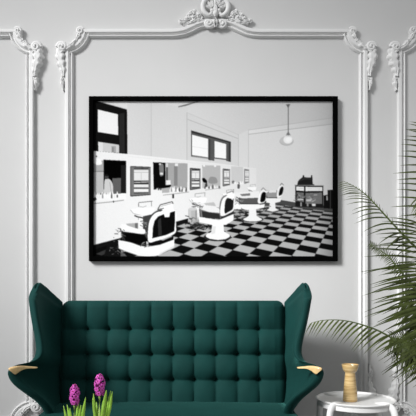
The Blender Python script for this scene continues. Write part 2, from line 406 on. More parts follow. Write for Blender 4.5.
poly(182, (202.2, 165.1), (220.4, 165.7), (220.4, 187.4), (202.4, 188)); rpoly(145, [(209.2, 178), (212, 176.6), (216.4, 178), (217, 183), (209, 183)]); rpoly(22, [(202.2, 178.4), (204.6, 178), (207, 181), (206.6, 183), (203, 181.6)]); rect(240, 203, 165.2, 205, 166.6); rect(240, 214, 165.4, 216, 166.8)
bottles(204, 220, 188.5, 8, 4); rpoly(70, [(205, 184), (207, 183), (207.4, 186), (205.6, 187)]); line(165, .6, (205, 190), (221, 187.8))
cabinet(223, 168.8, 230, 186, 140, 95)
poly(203, (231.2, 166.2), (243.2, 166.8), (243.2, 182.6), (231.2, 184)); rpoly(110, [(232, 181), (234, 180.6), (234.4, 183), (232.4, 183.4)]); rpoly(90, [(237.6, 183), (239.4, 182.4), (239.6, 188), (237.4, 188)]); bottles(233, 243, 184, 5, 3)
cabinet(244.4, 169.2, 249.2, 183.4, 165, 125)
# wash basins and taps
def basin(x, y, s, g=110):
    line(g, .7*s, (x, y+5*s), (x+.3*s, y+.8*s), (x+14*s, y-.6*s)); line(g, .7*s, (x+13*s, y-.3*s), (x+13*s, y+4.4*s)); line(150, .5*s, (x+1*s, y+5*s), (x+5*s, y+5.2*s), (x+8*s, y+4*s))
    poly(247, (x-8*s, y+7.5*s), (x+2*s, y+5.8*s), (x+16*s, y+6*s), (x+14*s, y+13*s), (x+4*s, y+14*s), (x-5*s, y+11.5*s)); line(170, .6*s, (x-8*s, y+8*s), (x-5*s, y+11.7*s), (x+5*s, y+14*s)); poly(244, (x, y+13*s), (x+7*s, y+14*s), (x+6*s, y+26*s), (x+1*s, y+26*s))
    line(60, 1.3*s, (x-4*s, y+13.6*s), (x-1*s, y+15*s), (x+3*s, y+15.6*s), (x+6*s, y+17*s)); line(130, .7*s, (x, y+15*s), (x, y+18*s))
basin(138.6, 201.6, 1.0); basin(195, 193, .75, 140); basin(226.5, 189.6, .55, 120); basin(250, 184.5, .4, 140)
# waste can
rect(182, 188.4, 208.8, 197.2, 222); ell(182, 192.8, 222, 4.4, 1.6); ell(205, 192.8, 208.8, 4.4, 1.5); rect(200, 189, 210, 191, 221); rect(150, 195.4, 210, 197, 221)
def clutter(x0, y0, x1, y1, n, lo=30, hi=190, w_=.8):
    for _ in range(n):
        x, y = rng.uniform(x0, x1), rng.uniform(y0, y1); line(rng.uniform(lo, hi), w_*rng.uniform(.6, 1.3), (x, y), (x+rng.uniform(-4, 4), y+rng.uniform(-2.5, 2.5)))
# barber chairs, far to near
ell(90, 272.5, 210.4, 6.5, 1.9); poly(238, (269.8, 200), (274.8, 200), (275.4, 208), (278.4, 210), (272.5, 211.4), (266.6, 210), (269.2, 208)); poly(240, (263, 197.4), (281.4, 198.4), (280, 201.6), (272, 203.4), (262, 201.4))
poly(150, (266, 190.2), (277, 190.2), (277, 198), (266, 198)); poly(225, (264, 190.6), (276, 189.8), (276, 192.4), (264, 192.6)); line(70, .8, (266, 197.4), (277, 197.6)); clutter(262, 192, 268, 199, 8)
rpoly(240, [(276.8, 196.6), (277.6, 189.4), (280.4, 185.3), (283.4, 187), (282.2, 194.6), (279.6, 197)]); rpoly(28, [(278.6, 195.2), (279.6, 189.2), (281.8, 186.4), (283.4, 188), (282, 194)]); line(90, .6, (280, 185.4), (281.5, 183), (283.5, 185))
clutter(258, 203, 268, 209, 14, 30, 120)
ell(70, 252, 219, 11.5, 3); poly(240, (249.2, 207), (256, 207), (256.4, 215.6), (262, 218.8), (258, 220.4), (251, 221), (243.4, 219), (248.6, 215.6)); ell(240, 252.6, 219, 9.2, 2.2)
poly(95, (239, 198), (258.4, 197.6), (259, 205), (239, 205)); poly(235, (234, 192.6), (259, 191), (259, 197.6), (246, 198.6), (236, 197)); poly(120, (240, 194), (250, 193), (250, 195.4), (242, 196)); poly(90, (241.6, 198.2), (257, 197.6), (257.4, 204.4), (242, 203))
poly(246, (234.6, 203.6), (264.8, 203.4), (264, 207.4), (252, 209.8), (234.8, 208.8)); line(60, .8, (240, 203.6), (263, 203.6)); clutter(234, 197, 241, 203, 14); clutter(233, 208, 247, 216, 26, 25, 130)
rpoly(244, [(257.8, 202.4), (259, 194.4), (262, 190.4), (265.8, 191.6), (265.6, 199.6), (262.4, 203.4)]); rpoly(22, [(260.2, 201), (261.2, 194.4), (263.2, 191.8), (265.8, 193), (265.2, 199.6), (262.6, 202)]); line(110, .6, (261, 190), (263, 187.6), (266, 190.4)); poly(90, (259, 203.4), (265, 202.4), (264.6, 204), (259.6, 204.6))
# second chair
clutter(188, 216, 214, 229, 60, 25, 130, 1.0); poly(50, (196, 222), (206, 225), (204, 230), (190, 226)); clutter(191, 220, 212, 230, 30, 60, 190, .6)
ell(50, 217.4, 236.6, 13.6, 4.3); poly(244, (212.6, 222), (223.4, 222), (224, 231), (229.8, 235.2), (226, 238.6), (218, 239.6), (209.5, 238.4), (205.6, 235.2), (211.2, 231.6)); ell(244, 217.8, 235.4, 12, 3.8); poly(225, (213, 226), (216, 226), (215, 233), (211, 234))
poly(120, (199, 204), (222, 208), (222, 218), (200, 217)); poly(52, (201.8, 210.8), (219.4, 213.6), (220.4, 219), (202.6, 217)); poly(52, (220.6, 214), (233.6, 210), (233.8, 214.6), (221, 219))
poly(236, (199.2, 204.6), (206, 203.8), (219.6, 208.2), (219.8, 212.6), (209, 211.8), (200.6, 209)); poly(190, (204, 203), (214, 202), (216, 206), (206, 205)); line(70, 1, (199.6, 209), (200.4, 217)); clutter(192, 200, 204, 208, 14, 60, 170, .7)
poly(246, (198.8, 216.6), (219, 219.8), (233.6, 213.8), (233.4, 219.8), (226, 224.6), (211.6, 224.8), (199.2, 222)); line(190, .5, (199, 222), (212, 224.6))
rpoly(248, [(220.4, 214.4), (220.6, 205), (223, 197.8), (228, 195.4), (233.8, 196), (234.4, 203), (233.6, 210), (228, 213.6), (223, 215.8)]); rpoly(38, [(224.8, 213), (224.6, 206), (225.6, 200), (228.4, 197.4), (233.2, 197.6), (233.4, 204), (232.6, 208.8), (228.6, 211.6)]); rpoly(110, [(219.8, 213), (219.6, 204), (222.2, 197), (227, 194.6), (226, 196), (222.6, 199), (220.8, 205)])
poly(250, (227.6, 193.4), (232.8, 192), (233.6, 197.6), (232.4, 200), (231, 198.4), (228, 197.8)); line(120, .7, (226.5, 193.2), (232.6, 190.6), (233.2, 193))
# waste from second to first chair, first chair
clutter(112, 236, 124, 256, 36, 20, 120, 1.0); poly(30, (108, 243), (119, 240), (121, 256), (104, 256))
clutter(108, 244, 122, 256, 14, 60, 130, .6)
poly(70, (143, 216), (152, 214), (150, 244), (143, 242)); clutter(143, 217, 149, 242, 22, 60, 200, .8)
poly(34, (122, 231), (145, 234), (149, 246), (140, 246), (123, 241)); rpoly(20, [(124, 233.6), (134, 233.4), (144, 235.4), (148, 241), (143, 244), (132, 242), (125, 239.6)])
poly(246, (118.4, 239.8), (124, 240.6), (132, 242.4), (140, 245.4), (148, 246.4), (160, 244), (174.4, 238), (174.4, 246.4), (158, 255), (148, 256.4), (138, 255), (126, 251), (119, 248)); line(200, .6, (118.8, 247.8), (126, 250.8), (138, 254.8)); poly(226, (160, 252.6), (174.4, 245), (174.4, 247), (158, 255.4))
poly(26, (148, 242), (160, 241.4), (173.6, 235.6), (173.6, 239.4), (160, 244.4), (148, 246.4)); poly(200, (146.4, 241), (148.6, 241), (148.6, 246.8), (146.6, 246.6)); clutter(141, 241, 149, 247, 10, 40, 220, .7)
poly(175, (126.4, 223.4), (137, 222.6), (137.4, 229), (128, 227)); poly(110, (135, 223), (138, 222.6), (138, 229), (135.4, 229))
rpoly(246, [(120.6, 225), (123.6, 223.8), (130, 226), (138, 228.4), (144.6, 229), (144.8, 233.2), (138, 233.2), (129, 231), (121.6, 228)]); line(60, 1, (120.4, 228), (122, 233), (125, 240)); clutter(118, 227, 124, 238, 12, 40, 150, .7)
rpoly(70, [(147.6, 240), (147.4, 224), (150.6, 215.4), (157, 210.4), (163, 209.6), (158, 213), (151.6, 218), (149, 228), (149, 240)])
rpoly(250, [(148.6, 241.2), (148.6, 226), (151.2, 217.4), (157, 212), (165, 211), (172, 209.6), (176, 211.6), (176, 224), (175.4, 232.4), (166, 237.4), (156, 240.6)])
poly(24, (152.4, 238), (153, 227), (154.6, 220.6), (158.2, 216.2), (164, 213.8), (165, 217), (169.4, 216.6), (170.2, 212.2), (175, 210.8), (175.2, 220), (174.4, 231), (166, 234.8)); poly(52, (158, 220), (161, 217), (162, 235), (158.5, 236))
poly(250, (160.8, 205.6), (172.6, 201.8), (173.6, 211), (170, 212.4), (168.8, 216.8), (165.2, 217), (164, 213.4)); line(60, .8, (157.6, 209.6), (160.4, 204.6), (172.4, 201.4), (173.2, 203.6)); line(80, .8, (158, 209.4), (164, 208)); line(150, .5, (161, 206.2), (172.6, 203))
# show case with cash register, chairs at the right
poly(38, (295, 185), (323, 185.5), (323, 207.6), (295, 206.4)); line(150, .8, (294.4, 185), (323.6, 185.6)); poly(232, (296, 186.4), (303.9, 186.6), (303.9, 190.8), (296, 190.2)); poly(232, (305.3, 186.7), (322.2, 186.9), (322.2, 190.8), (305.3, 191)); line(190, .4, (297, 188.2), (303, 188.4)); line(190, .4, (307, 188.6), (320, 188.8))
poly(105, (296.4, 192), (303.6, 192.6), (303.6, 202), (296.4, 200.6)); poly(112, (305.4, 192.8), (321.8, 192.4), (321.8, 203.5), (305.4, 203.5)); clutter(297, 193, 303, 201, 16, 40, 190, .7); clutter(306, 193, 314, 203, 26, 40, 200, .7); poly(200, (297.4, 198.6), (303, 198.6), (303, 200), (297.4, 199.8)); poly(190, (306, 199), (311, 199.4), (311, 201), (306, 201)); poly(225, (311.6, 203.6), (315.4, 203.6), (315.4, 205.8), (312, 205.8)); rect(150, 300, 202, 301.6, 206); rect(140, 306.6, 203, 308.4, 206)
poly(40, (297.2, 184.6), (297.6, 181.6), (299, 179.6), (302.2, 177.2), (302.8, 175), (303.8, 175), (304.2, 177.2), (310.8, 177.3), (311, 175), (312.1, 175), (312.6, 184)); line(75, .5, (299, 181), (304, 178.6), (311, 178.8)); poly(60, (297, 184), (314, 184), (314, 185.2), (297, 185))
poly(30, (323.4, 195.2), (327.4, 194.4), (327.4, 189.8), (334, 189.6), (334, 208.6), (323.4, 208)); poly(165, (326, 195.4), (327.4, 195.2), (327.6, 200), (326.2, 200)); line(90, .5, (330, 190), (330, 208))
# tonal finish: print edges, grain
IMG *= 1-.10*np.clip((GX-300)/34, 0, 1)**2
blur(3)
IMG = np.where(IMG < 100, IMG-16*(1-IMG/100), IMG); IMG = IMG+rng.normal(0, 3.5, IMG.shape)
IMG = IMG.reshape(PH//2, 2, PW//2, 2).mean((1, 3))
G = np.clip(IMG/255, 0, 1); G = np.where(G <= .04045, G/12.92, ((G+.055)/1.055)**2.4)*1.08*WALL/lin(.85)*PRINTK
G = np.clip(G, .001, .9)
FD = WD-.036                         # front of the frame
pd = WD-.020                         # plane of the print
h_, w2 = G.shape
a0, b0 = W(PX0, PY0, pd), W(PX1, PY1, pd)
xs = np.linspace(a0.x, b0.x, w2); zs = np.linspace(a0.z, b0.z, h_)
co_ = np.zeros((h_, w2, 3), np.float32); co_[..., 0] = xs[None, :]; co_[..., 1] = pd; co_[..., 2] = zs[:, None]
idx = np.arange(h_*w2).reshape(h_, w2)
fc = np.stack([idx[:-1, :-1], idx[1:, :-1], idx[1:, 1:], idx[:-1, 1:]], -1).reshape(-1, 4)
me = bpy.data.meshes.new('print')
me.vertices.add(h_*w2); me.loops.add(fc.size); me.polygons.add(len(fc))
ctr = (W(88.7, 96, FD)+W(338, 261, FD))/2; ctr.y = WD
pic = empty('framed_picture', ctr)
tag(pic, 'large black framed black-and-white photograph of a barbershop hanging above the sofa', 'picture')
co_ -= np.array(ctr, np.float32)
me.vertices.foreach_set('co', co_.ravel()); me.loops.foreach_set('vertex_index', fc.ravel().astype(np.int32))
me.polygons.foreach_set('loop_start', np.arange(0, fc.size, 4, dtype=np.int32)); me.polygons.foreach_set('loop_total', np.full(len(fc), 4, np.int32))
me.update(); me.validate()
ca = me.color_attributes.new('tone', 'FLOAT_COLOR', 'POINT')
cl = np.ones((h_*w2, 4), np.float32); cl[:, 0] = G.ravel(); cl[:, 1] = G.ravel(); cl[:, 2] = G.ravel()
ca.data.foreach_set('color', cl.ravel())
pm = bpy.data.materials.new('photo_print'); pm.use_nodes = True
pb = pm.node_tree.nodes['Principled BSDF']; pb.inputs['Roughness'].default_value = .7; pb.inputs['Specular IOR Level'].default_value = .0
at = pm.node_tree.nodes.new('ShaderNodeVertexColor'); at.layer_name = 'tone'; pm.node_tree.links.new(at.outputs['Color'], pb.inputs['Base Color'])
me.materials.append(pm)
po = bpy.data.objects.new('print', me); C.objects.link(po); po.parent = pic
po['label'] = 'black-and-white photograph of barber chairs on a checkered floor'
m = MB()
A, B = W(88.7, 96, FD), W(338, 261, FD); a, b = W(93.3, 100.4, FD), W(333.1, 256.2, FD)
rows = []
for (ox, oz, ix, iz) in ((A.x, A.z, a.x, a.z), (B.x, A.z, b.x, a.z), (B.x, B.z, b.x, b.z), (A.x, B.z, a.x, b.z), (A.x, A.z, a.x, a.z)):
    e = .002*(1 if ix > ox else -1); f = .002*(1 if iz > oz else -1)
    rows.append([(ox, WD, oz), (ox, FD+.002, oz), (ox+e, FD, oz+f), (ix-e, FD, iz-f), (ix, FD+.002, iz), (ix, pd+.002, iz)])
m.grid(rows); fr = m.build('frame', M['black'], pic, smooth=False)
m = MB(); m.box(A.x+.004, B.x-.004, pd+.003, WD, B.z+.004, A.z-.004); m.build('backing_board', M['black'], pic, smooth=False)


# ------------------------------------------------------------------ sofa
SX = -.212
sofa = empty('sofa', (SX, 2.95, 0))
tag(sofa, 'dark teal velvet wingback sofa with a button tufted back under the framed picture', 'sofa')
# tufted backrest
ROWZ = [.847, .696, .546]; PIT = .1298; BX = .680; ZT, ZB = 1.022, .36
def back_front(z): return 3.15+.11*max(0, z-.42)
def vtop(x):
    e = BX-abs(x); c = .05
    return ZT-(c-math.sqrt(max(0, c*c-(c-e)**2)) if e < c else 0)
def puff(x, z):
    k = max(-4, min(4, round(x/PIT))); half = PIT/2
    da = min(1, abs(x-k*PIT)/half)
    r = min(ROWZ, key=lambda q: abs(q-z)); db = min(1, abs(z-r)/.075)
    if z > ROWZ[0]: db = min(1, (z-ROWZ[0])/.11)
    elif z < ROWZ[2]: db = min(1, (ROWZ[2]-z)/.10)
    px_ = 1-math.exp(-da*3.2); pz_ = 1-(1-db)**2.2
    if abs(x) > 4.02*PIT: px_ = 1-math.exp(-min(1, (abs(x)-4*PIT)/half)*3.2)
    bow = .006*(1-da)*db                       # shallow vertical seam between two buttons
    h = .044*pz_*(.66+.34*px_)+.005*px_+bow*.3+.017*(1-pz_)*math.sin(PI/2*da)**1.3
    sd = max(0, min(1, (BX-abs(x))/.07)); h = h*(.35+.65*sd)+.012*(1-sd)
    h -= .020*math.exp(-((x-k*PIT)**2+(z-r)**2)/(.014**2))
    # loose folds running up from the top row
    e = min(BX-abs(x), (vtop(x)-z)); c = .045
    if e < c: h -= (c-math.sqrt(max(0, c*c-(c-e)**2)))*1.0
    return h
NU, NV = 250, 130; rows = []
us = [-BX*math.cos(PI*i/NU)*.35+BX*(2*i/NU-1)*.65 for i in range(NU+1)]
for j in range(NV+1):
    t = j/NV; t = .7*t+.3*math.sin(t*PI/2); row = []
    for x in us:
        z = ZB+(vtop(x)-ZB)*t
        row.append((SX+x, back_front(z)+.045-puff(x, z), z))
    rows.append(row)
m = MB(); m.grid(rows); nf = len(m.v)
# close sides, top and rear of the cushion
n = NU+1; back = [[(SX+x, 3.29, ZB+(vtop(x)-ZB)*j/8-.004*(j == 8)) for x in us] for j in range(9)]
m.grid([rows[-1], back[-1]]); m.grid(back)
m.grid([[r[0] for r in rows], [(SX-BX, 3.29, r[0][2]) for r in rows]]); m.grid([[r[-1] for r in rows], [(SX+BX, 3.29, r[-1][2]) for r in rows]])
backrest = m.build('backrest', M['velvet'], sofa, angle=70)
for r in ROWZ:
    for k in range(-4, 5):
        x = k*PIT; y = back_front(r)+.045-puff(x, r)-.002
        m = MB(); m.sphere((SX+x, y, r), .0095, 12, (1, .6, 1)); m.build('button', M['button'], backrest)
# seat
m = MB(); rows = []
def seat_section(x, top):
    return [(SX+x, 3.2, .27), (SX+x, 3.2, top-.02), (SX+x, 3.17, top), (SX+x, 2.9, top+.008), (SX+x, 2.62, top+.004), (SX+x, 2.54, top-.012), (SX+x, 2.515, top-.05), (SX+x, 2.52, .29), (SX+x, 2.54, .27)]
for x, t in ((-.70, .36), (-.698, .395), (-.68, .414), (-.62, .42), (-.3, .424), (0, .426), (.3, .424), (.62, .42), (.68, .414), (.698, .395), (.70, .36)): rows.append(seat_section(x, t))
m.grid(rows, True, True); o = m.build('seat_cushion', M['velvet'], sofa, angle=80); 
m = MB(); m.box(SX-.63, SX+.63, 2.58, 3.30, .17, .268); o = m.build('seat_base', M['velvet'], sofa, smooth=False); bevel(o, .012)
m = MB(); m.box(SX-.64, SX+.64, 3.295, 3.345, .2, .985); o = m.build('back_shell', M['velvet'], sofa, smooth=False); bevel(o, .02)
for x in (-.56, .56):
    for y in (2.64, 3.24):
        m = MB(); m.lathe([(.014, 0), (.016, .01), (.024, .172)], 16, (SX+x, y, 0)); m.build('leg', M['legwood'], sofa, angle=50)
# wings: outer edge traced as (column, row, distance), inner root height
WING = [(31.6, 290.6, 3.05, 1.005), (29.5, 294.3, 3.03, .97), (28.6, 298, 3.01, .92), (28.6, 302, 2.98, .83), (29.8, 312, 2.96, .79), (31.6, 323, 2.94, .75), (33.8, 334, 2.92, .71), (35.4, 344, 2.9, .68), (35.4, 353, 2.88, .65), (32, 360, 2.85, .62), (26, 364.4, 2.81, .59), (17, 367.3, 2.75, .56), (9.6, 369.4, 2.70, .53), (7.6, 374, 2.69, .50), (9.6, 380, 2.70, .475), (14, 385.6, 2.715, .45), (21, 391, 2.735, .42), (29, 396.6, 2.76, .39), (36, 402, 2.79, .36), (41.5, 408, 2.82, .33), (44.6, 415, 2.85, .29), (46.5, 424, 2.87, .24)]
def wing(side):
    Fp = []; Bp = []
    for px, py, d, bz in WING:
        q = W(px, py, d); Fp.append(Vector(((q.x-SX)*1.0, q.y, q.z))); Bp.append(Vector((-.712+max(0, .55-bz)*.06, 3.30, bz)))
    Fp = catmull(Fp, 3); Bp = catmull(Bp, 3); n = len(Fp); ns = 12
    out = []
    for i in range(n):
        row = []
        for j in range(ns+1):
            s = j/ns; p = Bp[i].lerp(Fp[i], s)
            p.x -= .022*math.sin(PI*s)*min(1, (n-1-i)/8); p.z += .0058*float(np.interp(s, [0, .25, .5, .75, .88, .95, 1], [0, 5.2, 9.4, 10.4, 7.4, 4.4, 1.2]))*max(0, 1-i/11)**1.5
            row.append(p)
        out.append(row)
    inn = []
    for i in range(n):
        t = i/(n-1); ks = [(0, (.95, -.30, 0)), (.35, (.93, -.36, .02)), (.5, (.88, -.2, .42)), (.62, (.86, -.12, .50)), (.8, (.9, -.2, .3)), (1, (1, 0, .05))]
        for (ta, va), (tb, vb) in zip(ks[:-1], ks[1:]):
            if ta <= t <= tb: nr = Vector(va).lerp(Vector(vb), (t-ta)/(tb-ta)).normalized(); break
        inn.append([nr]*(ns+1))
    TH = .052
    inner = [[out[i][j]+inn[i][j]*TH*(1 if 3 < i < n-3 else .8) for j in range(ns+1)] for i in range(n)]
    rows = []
    for i in range(n):
        mid = (out[i][-1]+inner[i][-1])/2; dirn = (out[i][-1]-out[i][-2]).normalized()
        rim = [out[i][-1]*.85+inner[i][-1]*.15+dirn*.016*min(1, .4+i/9), mid+dirn*.022*min(1, .4+i/9), out[i][-1]*.15+inner[i][-1]*.85+dirn*.016*min(1, .4+i/9)]
        rows.append([Vector((side*-p.x*-1 if False else (p.x if side < 0 else -p.x)+SX, p.y, p.z)) for p in out[i]+rim+inner[i][::-1]])
    r0 = rows[0]; L = len(r0); top = []
    for j in range(L):
        p = r0[j]; q = r0[L-1-j]; top.append(p*.72+q*.28+Vector((0, 0, .007)))
    top2 = [(r0[j]+r0[L-1-j])*.5+(r0[j]-r0[L-1-j])*.12+Vector((0, 0, .011)) for j in range(L)]
    rows = [top2, top]+rows
    m = MB(); m.grid(rows, True, True); o = m.build('wing', M['velvet'], sofa, angle=180); subsurf(o, 1)
    return o
wl = wing(-1); wr = wing(1)
CAP = [(37.5, 367.6, 2.80, 1.0), (33, 367.4, 2.78, 1.3), (28, 367.0, 2.755, 1.8), (24.5, 366.6, 2.735, 2.8), (21, 366.5, 2.715, 4.6), (18, 366.5, 2.698, 6.6), (15.6, 366.7, 2.688, 8.4), (14, 367, 2.682, 8.6), (12, 367.3, 2.676, 6.2), (10, 367.8, 2.672, 3.6), (8, 368.4, 2.672, 1.4)]
def cap(side, par):
    rows = []
    for px, py, d, dr in CAP:
        q = W(px, py, d); u = q.x-SX; k = d/F; q = q+(q-Vector((0, 0, CZ))).normalized()*-.03; u = q.x-SX; back_ = .030 if px > 10 else .016
        sec = [Vector((u, q.y+back_, q.z+.001)), Vector((u, q.y+.004, q.z+.003)), Vector((u, q.y-.004, q.z-.002)), Vector((u, q.y-.006+.012*min(1, dr/8), q.z-dr*k)), Vector((u, q.y+.006+.008*min(1, dr/8), q.z-dr*k+.002)), Vector((u, q.y+back_, q.z-.006))]
        rows.append([Vector(((p.x if side < 0 else -p.x)+SX, p.y, p.z)) for p in sec])
    m = MB(); m.grid(rows, True, True); o = m.build('arm_cap', M['cap'], par, angle=50)
    o['label'] = 'pale wooden cap on the arm tip'
    subsurf(o, 1)
cap(-1, wl); cap(1, wr)


# ------------------------------------------------------------------ side table
TX, TY, TZ = .800, 2.90, .493
tbl = empty('side_table', (TX, TY, 0)); tag(tbl, 'round white side table with bent tube legs beside the sofa', 'table')
m = MB(); r = .211
m.lathe([(.001, -.018), (.190, -.018), (.199, -.014), (r-.001, -.006), (r+.001, 0), (r-.004, .004), (r-.010, .003), (.196, -.004), (.15, -.006), (.001, -.006)], 72, (TX, TY, TZ)); m.build('tabletop', M['white'], tbl, angle=50)
TA = math.radians(-48.4); RL = .232
def legpt(a, rr, z): return Vector((TX+rr*math.cos(a), TY+rr*math.sin(a), z))
angs = [TA, TA-PI/2, TA+PI, TA+PI/2]
for a in angs:
    pts = [legpt(a, .246, 0), legpt(a, .241, .2), legpt(a, RL+.004, .40), legpt(a, RL, TZ-.055), legpt(a, RL-.008, TZ-.030), legpt(a, RL-.028, TZ-.013), legpt(a, RL-.06, TZ-.012), legpt(a, .12, TZ-.022)]
    m = MB(); m.tube(catmull(pts, 5), [.018]*8+[.0185]*(5*7+1-8), 14, Vector((-math.sin(a), math.cos(a), 0)), .85); m.build('leg', M['white'], tbl)
m = MB(); rows = []
for k in range(73):
    a = 2*PI*k/72; rows.append([(TX+q*math.cos(a), TY+q*math.sin(a), TZ+z) for q, z in ((.198, -.012), (.203, -.014), (.203, -.034), (.199, -.037), (.193, -.037), (.190, -.034), (.190, -.012))])
m.grid(rows); m.build('apron_ring', M['white'], tbl, angle=50)
# vase
m = MB(); VX, VY = W(350.2, 400, 2.86).x, 2.86; z0 = TZ-.005; k = .2/37
m.lathe([(.001, .001), (.037, 0), (.0392, .003), (.0388, .010), (.0345, .065), (.0300, .115), (.0275, .140), (.0268, .149), (.0275, .153), (.0320, .158), (.0375, .166), (.0420, .180), (.0445, .194), (.0440, .1965), (.0425, .195), (.040, .181), (.034, .168), (.02, .162), (.001, .160)], 48, (VX, VY, z0))
o = m.build('vase', M['vase'], None, angle=60, origin=(VX, VY, z0)); tag(o, 'small golden glazed vase with flared cup on the white side table', 'vase')

# ------------------------------------------------------------------ palm
PXB, PYB = 1.46, 2.98
palm = empty('potted_palm', (PXB, PYB, 0)); tag(palm, 'green feather palm arching in from the right in front of the wall', 'palm')
m = MB(); m.lathe([(.001, 0), (.13, 0), (.14, .01), (.17, .30), (.18, .31), (.18, .34), (.165, .34), (.16, .30), (.001, .30)], 40, (PXB, PYB, 0)); m.build('pot', M['pot'], palm, angle=50)
m = MB(); m.lathe([(.001, .29), (.163, .29), (.163, .318), (.08, .33), (.001, .332)], 32, (PXB, PYB, 0)); m.build('soil', M['soil'], palm, angle=50)
def frond(pts, L, U, n=34, droop=.35, t0=.15, both=(1, 1), fwd=.75, wid=.0075, seed=0, ltip=.45):
    rnd = random.Random(seed)
    sp = [W(*p) for p in pts]
    root = Vector((PXB+rnd.uniform(-.05, .05), PYB+rnd.uniform(-.05, .05), .32))
    stem = [root, root.lerp(sp[0], .5)+Vector((.02, 0, .05))]
    cur = catmull(stem+sp, 10); N = len(cur); n0 = 20
    m = MB(); m.tube(cur, [.009-.0078*i/(N-1) for i in range(N)], 6); mid = m.build('frond', M['rachis'], palm)
    ml = MB(); U = Vector(U).normalized(); L0 = n0
    for k in range(n):
        t = t0+(1-t0)*k/(n-1); q = L0+t*(N-1-L0); i = min(int(q), N-2); p = cur[i].lerp(cur[i+1], q-i)
        T = (cur[min(i+2, N-1)]-cur[max(i-1, 0)]).normalized(); Sd = T.cross(U).normalized(); Un = Sd.cross(T).normalized()
        prof = min(1, .45+1.6*(t-t0))*(1 if t < .45 else 1-(1-ltip)*((t-.45)/.55)**1.3)
        for sgn, on in ((1, both[0]), (-1, both[1])):
            if not on: continue
            ln = L*prof*on*rnd.uniform(.88, 1.08); f = fwd*(.75+.6*t)+rnd.uniform(-.08, .08)
            d = (Sd*sgn+T*f+Un*(.12+rnd.uniform(-.08, .08))).normalized()
            wv = T-d*T.dot(d)
            wv = wv.normalized()*.92+Un*.25*sgn; ns = 7; rows = []
            for s in range(ns+1):
                u = s/ns; c = p+d*ln*u+Vector((0, 0, -1))*ln*droop*u*u*rnd.uniform(.97, 1.03)
                ww = wid*(ln/.2)**.4*max(.06, (1-u**1.9)*min(1, .45+3*u))
                nrm = d.cross(wv).normalized()
                rows.append([c-wv*ww, c-nrm*ww*.35, c+wv*ww])
            ml.grid(rows)
    lv = ml.build('leaflets', M['leaf'], mid)
    return mid
FR = [
 # main arching frond to the upper left
 ([(445, 330, 3.05), (425, 262, 3.02), (409, 241, 3.0), (399.5, 231, 2.98), (384, 214, 2.96), (374.5, 203.5, 2.95), (365, 194, 2.95), (355, 187, 2.95), (345, 181.8, 2.95)], .27, (.35, -.8, .5), 26, .22, .05, (.2, 1), .85, .0062, 0, .22),
 # upright frond just outside the right edge
 ([(452, 330, 3.1), (440, 270, 3.1), (432, 220, 3.1), (428, 180, 3.1), (426, 145, 3.1), (426, 125, 3.1)], .23, (.1, -1, .1), 26, .10, .1, (1, 1), .15),
 # short fine frond
 ([(450, 345, 2.92), (425, 305, 2.9), (408, 280.5, 2.88), (397.5, 267.5, 2.87), (388, 256, 2.87), (378, 249, 2.87), (370.6, 243.8, 2.87)], .075, (.2, -.8, .55), 40, .25, .1, (1, 1), .3, .006),
 # fronds whose leaflets sweep left across the wall
 ([(450, 360, 2.98), (438, 325, 2.97), (428, 295, 2.97), (421, 268, 2.97), (417, 240, 2.97), (416, 222, 2.97)], .43, (.2, -1, .25), 28, .12, .0, (.6, 1), .18, .0064),
 ([(452, 382, 2.9), (442, 355, 2.88), (432, 330, 2.87), (424, 305, 2.86), (418, 280, 2.86), (414, 262, 2.86)], .42, (.2, -1, .35), 28, .10, .0, (.6, 1), .12, .0064),
 # low frond reaching over the sofa wing
 ([(450, 392, 2.86), (425, 372, 2.82), (410, 354, 2.80), (396, 341, 2.79), (380, 331.5, 2.78), (367, 326.4, 2.77), (352, 322, 2.76), (338.5, 320, 2.75), (323, 320.3, 2.75), (312, 322.6, 2.75)], .15, (.0, -.95, .3), 26, .30, .05, (0, 1), .95, .0075, 0, .4),
 # low dense fronds at the right edge
 ([(452, 390, 2.98), (438, 368, 2.97), (426, 352, 2.96), (414, 342, 2.95), (402, 337, 2.95), (392, 336, 2.95)], .20, (.2, -.9, .5), 26, .40, .05, (.6, 1), .45),
 ([(452, 380, 3.12), (444, 350, 3.12), (434, 328, 3.12), (424, 312, 3.12), (414, 302, 3.12), (404, 297, 3.12)], .26, (.2, -.9, .4), 26, .25, .05, (.6, 1), .3),
 ([(455, 340, 3.0), (448, 290, 3.0), (444, 250, 3.0), (438, 222, 3.0), (428, 205, 3.0), (418, 198, 3.0)], .20, (.3, -.9, .3), 24, .25, .1, (1, 1), .3),
 ([(456, 385, 3.05), (448, 360, 3.05), (438, 335, 3.05), (430, 312, 3.05), (425, 290, 3.05), (423, 275, 3.05)], .42, (.2, -1, .3), 28, .16, .0, (.5, 1), .12),
 ([(456, 392, 2.92), (444, 368, 2.92), (432, 352, 2.92), (420, 344, 2.92), (408, 342, 2.92), (398, 345, 2.92)], .19, (.2, -.9, .45), 26, .45, .05, (.7, 1), .5),
 ([(470, 330, 3.0), (485, 280, 3.0), (505, 240, 3.0), (530, 215, 3.0), (555, 210, 3.0)], .24, (-.2, -.8, .6), 34, .4, .1, (1, 1), .5),
 ([(472, 350, 2.85), (490, 315, 2.8), (515, 295, 2.75), (545, 290, 2.7)], .24, (-.2, -.8, .6), 30, .5, .1, (1, 1), .5),
]
for i, f in enumerate(FR): frond(*(f+(.0075,))[:9], seed=i+1, ltip=f[10] if len(f) > 10 else .45)

